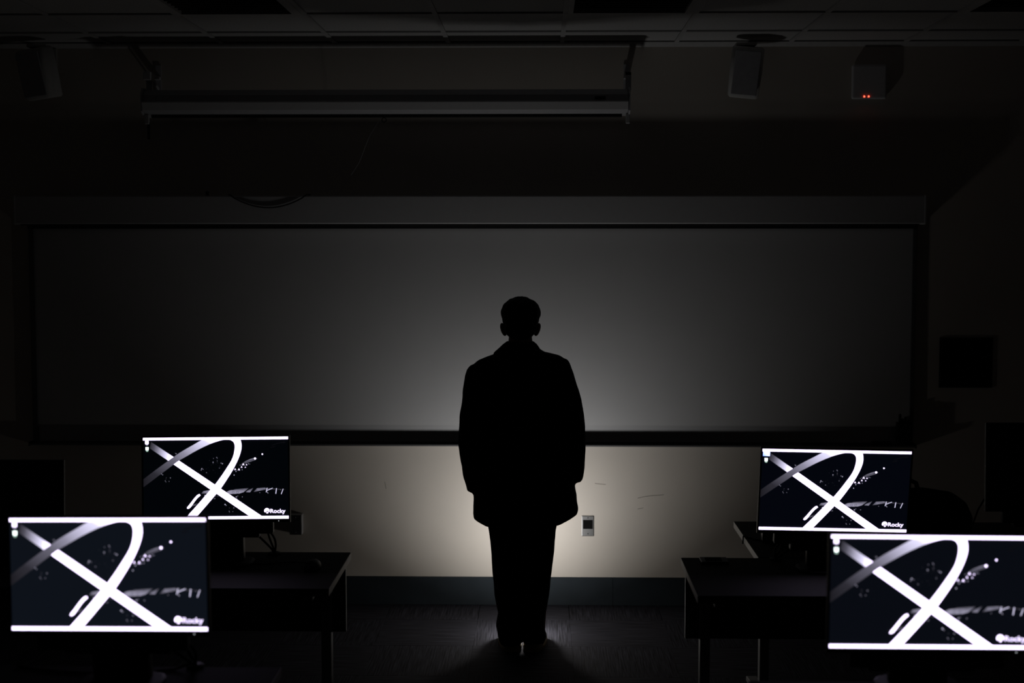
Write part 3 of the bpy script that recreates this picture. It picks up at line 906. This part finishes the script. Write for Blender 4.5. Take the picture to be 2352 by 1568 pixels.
body.loft([(-.097, 7.03, .78, .165, .115, 2.4), (-.097, 7.03, .90, .175, .120, 2.4), (-.097, 7.03, 1.05, .150, .105, 2.4), (-.10, 7.035, 1.22, .168, .118, 2.4), (-.10, 7.03, 1.36, .180, .115, 2.4), (-.10, 7.03, 1.43, .165, .085, 2.3), (-.10, 7.03, 1.47, .08, .07)], 28)
# arms: shoulder, elbow, wrist
ARM = {-1: [(-.285, 7.03, 1.395), (-.325, 7.02, 1.24), (-.345, 7.02, 1.10), (-.340, 7.05, .95), (-.325, 7.09, .835)],
       1: [(.080, 7.03, 1.405), (.118, 7.02, 1.25), (.150, 7.02, 1.11), (.152, 7.05, .96), (.150, 7.09, .865)]}
for s, a in ARM.items():
    body.tube(a, [.058, .050, .043, .038, .029], 16)
    wx, wy, wz = a[-1]
    # palm, hanging in front of the jacket hem
    body.ball((wx - s * .008, wy + .012, wz - .052), (.022, .040, .052), 18, 12)
    body.tube([(wx, wy, wz + .01), (wx - s * .006, wy + .008, wz - .03)], [.028, .026], 14)
    for k, (dy, ln) in enumerate(((.036, .066), (.014, .074), (-.008, .070), (-.028, .056))):
        b0 = Vector((wx - s * .008, wy + .012 + dy, wz - .082 + abs(dy) * .25))
        b1 = b0 + Vector((-s * .004, .003, -ln * .45))
        b2 = b1 + Vector((-s * .012, .004, -ln * .32))
        b3 = b2 + Vector((-s * .016, .003, -ln * .20))
        body.tube([b0 + Vector((0, 0, .03)), b0, b1, b2, b3], [.0095, .0095, .0088, .0082, .0072], 10)
    t0 = Vector((wx - s * .012, wy + .030, wz - .030))
    body.tube([t0, t0 + Vector((-s * .010, .026, -.026)), t0 + Vector((-s * .016, .034, -.054)), t0 + Vector((-s * .020, .032, -.074))], [.014, .012, .0105, .0085], 10)
# legs
for s in (-1, 1):
    x = -.09 + s * .078
    body.tube([(x * .98, 7.03, .86), (x, 7.035, .66), (x, 7.045, .50), (x, 7.025, .34), (x, 7.02, .16), (x, 7.025, .07)], [.085, .070, .055, .052, .040, .036], 16)
    body.tube([(x, 7.02, .05), (x + s * .008, 7.12, .045), (x + s * .012, 7.19, .04)], [.036, .034, .024], 12)
pmesh('body', remesh(body, .0055, 2), M_skin)

for s in (-1, 1):
    ex = -.102 + s * .031
    ppart('eye', MB().ball((ex, 7.1225, 1.641), (.0120, .0120, .0080), 18, 12), M_eye)
    ppart('iris', MB().ball((ex, 7.1318, 1.641), (.0052, .0030, .0052), 14, 8), M_hair)
    ppart('eyebrow', MB().tube([(ex - s * .016, 7.138, 1.661), (ex, 7.138, 1.665), (ex + s * .018, 7.128, 1.660)], [.0025, .0032, .0018], 8), M_hair)
ppart('lips', MB().ball((-.102, 7.146, 1.5775), (.022, .0085, .0042), 16, 10).ball((-.102, 7.1455, 1.5700), (.019, .0085, .0048), 16, 10), mat('lips', (.22, .10, .08), .5, spec=.2))

# hair
hair = MB()
hair.ball((-.1005, 7.030, 1.688), (.1000, .113, .0790), 36, 22)
hair.ball((-.101, 7.000, 1.655), (.091, .082, .080), 32, 20)
hair.ball((-.102, 6.980, 1.607), (.080, .045, .055), 24, 14)
me = remesh(hair, .006, 3)
for v in me.vertices:
    c = v.co
    if c.y > 7.075 and c.z < 1.705:
        c.y = 7.075 + (c.y - 7.075) * .08
        c.x = -.101 + (c.x + .101) * .9
    k = noise.noise(Vector((c.x * 45, c.y * 45, c.z * 30))) * .0042 + noise.noise(Vector((c.x * 110, c.y * 110, c.z * 60))) * .002
    if c.z > 1.60:
        v.co += v.normal * k
pmesh('hair', me, M_hair)

# jacket: trunk and both sleeves grown together
jk = MB()
def tr_ring(z, xl, xr, ry, p=2.5, cy=7.03):
    return ((xl + xr) / 2, cy, z, (xr - xl) / 2, ry, p)
jk.loft([tr_ring(.668, -.337, .188, .150), tr_ring(.70, -.337, .188, .152), tr_ring(.78, -.335, .180, .160), tr_ring(.90, -.325, .160, .163),
         tr_ring(1.05, -.315, .140, .160), tr_ring(1.20, -.312, .128, .158), tr_ring(1.32, -.318, .120, .150), tr_ring(1.385, -.328, .118, .138),
         tr_ring(1.425, -.340, .130, .115), tr_ring(1.448, -.315, .122, .100), tr_ring(1.462, -.280, .112, .094), tr_ring(1.476, -.245, .088, .088), tr_ring(1.492, -.20, .015, .080), tr_ring(1.515, -.185, -.018, .074)], 48)
SL = {-1: [(1.425, -.352, .045), (1.405, -.370, .062), (1.368, -.382, .076), (1.303, -.391, .082), (1.218, -.400, .084), (1.124, -.411, .084), (1.041, -.414, .082), (.969, -.405, .078), (.90, -.395, .073), (.853, -.388, .069), (.80, -.374, .060), (.782, -.370, .052)],
      1: [(1.455, .132, .048), (1.435, .145, .062), (1.386, .163, .076), (1.304, .192, .084), (1.215, .211, .085), (1.119, .225, .085), (1.036, .226, .083), (.971, .224, .078), (.91, .219, .072), (.861, .215, .066), (.838, .209, .058)]}
for s, rows_ in SL.items():
    rr = []
    for z, xo, r in rows_:
        y = 7.03 + (0 if z > 1.0 else (1.0 - z) * .33)
        rr.append((xo - s * r, y, z, r, r * 1.12, 2.2))
    jk.loft(rr[::-1], 28)
me = remesh(jk, .010, 3)
for v in me.vertices:                                                     # soft folds in the cloth
    c = v.co
    f = noise.noise(Vector((c.x * 5, c.y * 5, c.z * 14))) * .004 + noise.noise(c * 30) * .0012
    v.co += v.normal * f
    if c.z < .80:                                                         # the hem dips towards the middle of the back
        ks = [(-.40, 0.004), (-.337, 0.0), (-.27, -.026), (-.09, -.036), (.09, -.016), (.188, .026), (.30, .03)]
        for (xa, ga), (xb, gb) in zip(ks, ks[1:]):
            if xa <= c.x <= xb:
                c.z += (ga + (gb - ga) * (c.x - xa) / (xb - xa)) * min(1.0, (.80 - c.z) / .13)
                break
pmesh('jacket', me, M_jacket)
ppart('collar', MB().loft([(-.118, 7.025, 1.470, .124, .092, 2.2), (-.117, 7.022, 1.490, .116, .090, 2.2), (-.107, 7.02, 1.512, .101, .086, 2.2), (-.104, 7.02, 1.530, .085, .080, 2.2), (-.103, 7.022, 1.543, .068, .070, 2.2)], 40), M_jacket)

for z in (.86, .98, 1.10, 1.22):
    ppart('button', MB().tube([(-.085, 7.03 + .158, z), (-.085, 7.03 + .170, z)], .011, 14), M_black)
ppart('front_placket', MB().box(-.104, -.1015, 7.14, 7.196, .64, 1.36), M_jacket)
for s in (-1, 1):
    ppart('pocket_flap', MB().box(-.085 + s * .14 - .065, -.085 + s * .14 + .065, 7.12, 7.182, .80, .845), M_jacket, smooth=False, bev=.004)

# trousers
tro = MB()
tro.loft([(-.092, 7.03, .74, .170, .120, 2.4), (-.095, 7.03, .85, .178, .122, 2.4), (-.097, 7.03, 1.0, .165, .112, 2.4)], 36)
def leg_rings(out, inn, s):
    rr = []
    for (z, xo), (ry, cy) in zip(out, inn):
        xi = -.09 - s * (.012 if z > .047 else -.0045)
        rr.append(((xo + xi) / 2, cy, z, abs(xo - xi) / 2, ry, 2.5))
    return rr[::-1]
inn = [(.118, 7.03), (.112, 7.03), (.105, 7.035), (.098, 7.03), (.095, 7.025), (.090, 7.02), (.092, 7.02), (.094, 7.02), (.095, 7.025), (.092, 7.03)]
tro.loft(leg_rings([(.80, -.27), (.66, -.268), (.547, -.250), (.388, -.240), (.277, -.230), (.19, -.212), (.124, -.222), (.07, -.214), (.045, -.206), (.034, -.203)], inn, -1), 32)
tro.loft(leg_rings([(.80, .090), (.66, .088), (.60, .077), (.447, .065), (.394, .056), (.278, .043), (.183, .026), (.129, .018), (.065, .032), (.042, .016)], inn, 1), 32)
me = remesh(tro, .007, 2)
for v in me.vertices:
    c = v.co
    v.co += v.normal * (noise.noise(Vector((c.x * 10, c.y * 10, c.z * 16))) * .003)
pmesh('trousers', me, M_trouser)

# shoes
for s in (-1, 1):
    cx = -.09 + s * .064
    root_m = Matrix.Translation((-.09 + s * .040, 6.968, 0)) @ Matrix.Rotation(-s * rad(9), 4, 'Z') @ Matrix.Translation((0, .137, 0))
    sole = MB().loft([(s * .004, -.005, 0, .053, .140, 2.6), (s * .004, -.005, .016, .055, .142, 2.6), (s * .004, -.005, .022, .053, .139, 2.6)], 36)
    up_ = MB().loft([(s * .004, -.005, .020, .052, .137, 2.6), (s * .003, -.006, .040, .053, .133, 2.5), (s * .002, -.020, .062, .048, .112, 2.4), (0, -.055, .082, .037, .075, 2.3), (0, -.075, .100, .034, .052, 2.2)], 36)
    for mb_, nm, mm in ((sole, 'sole', M_sole), (up_, 'shoe', M_shoe)):
        mb_.v = [tuple(root_m @ Vector(p)) for p in mb_.v]
        o = ppart(nm, mb_, mm, smooth=(nm == 'shoe'))
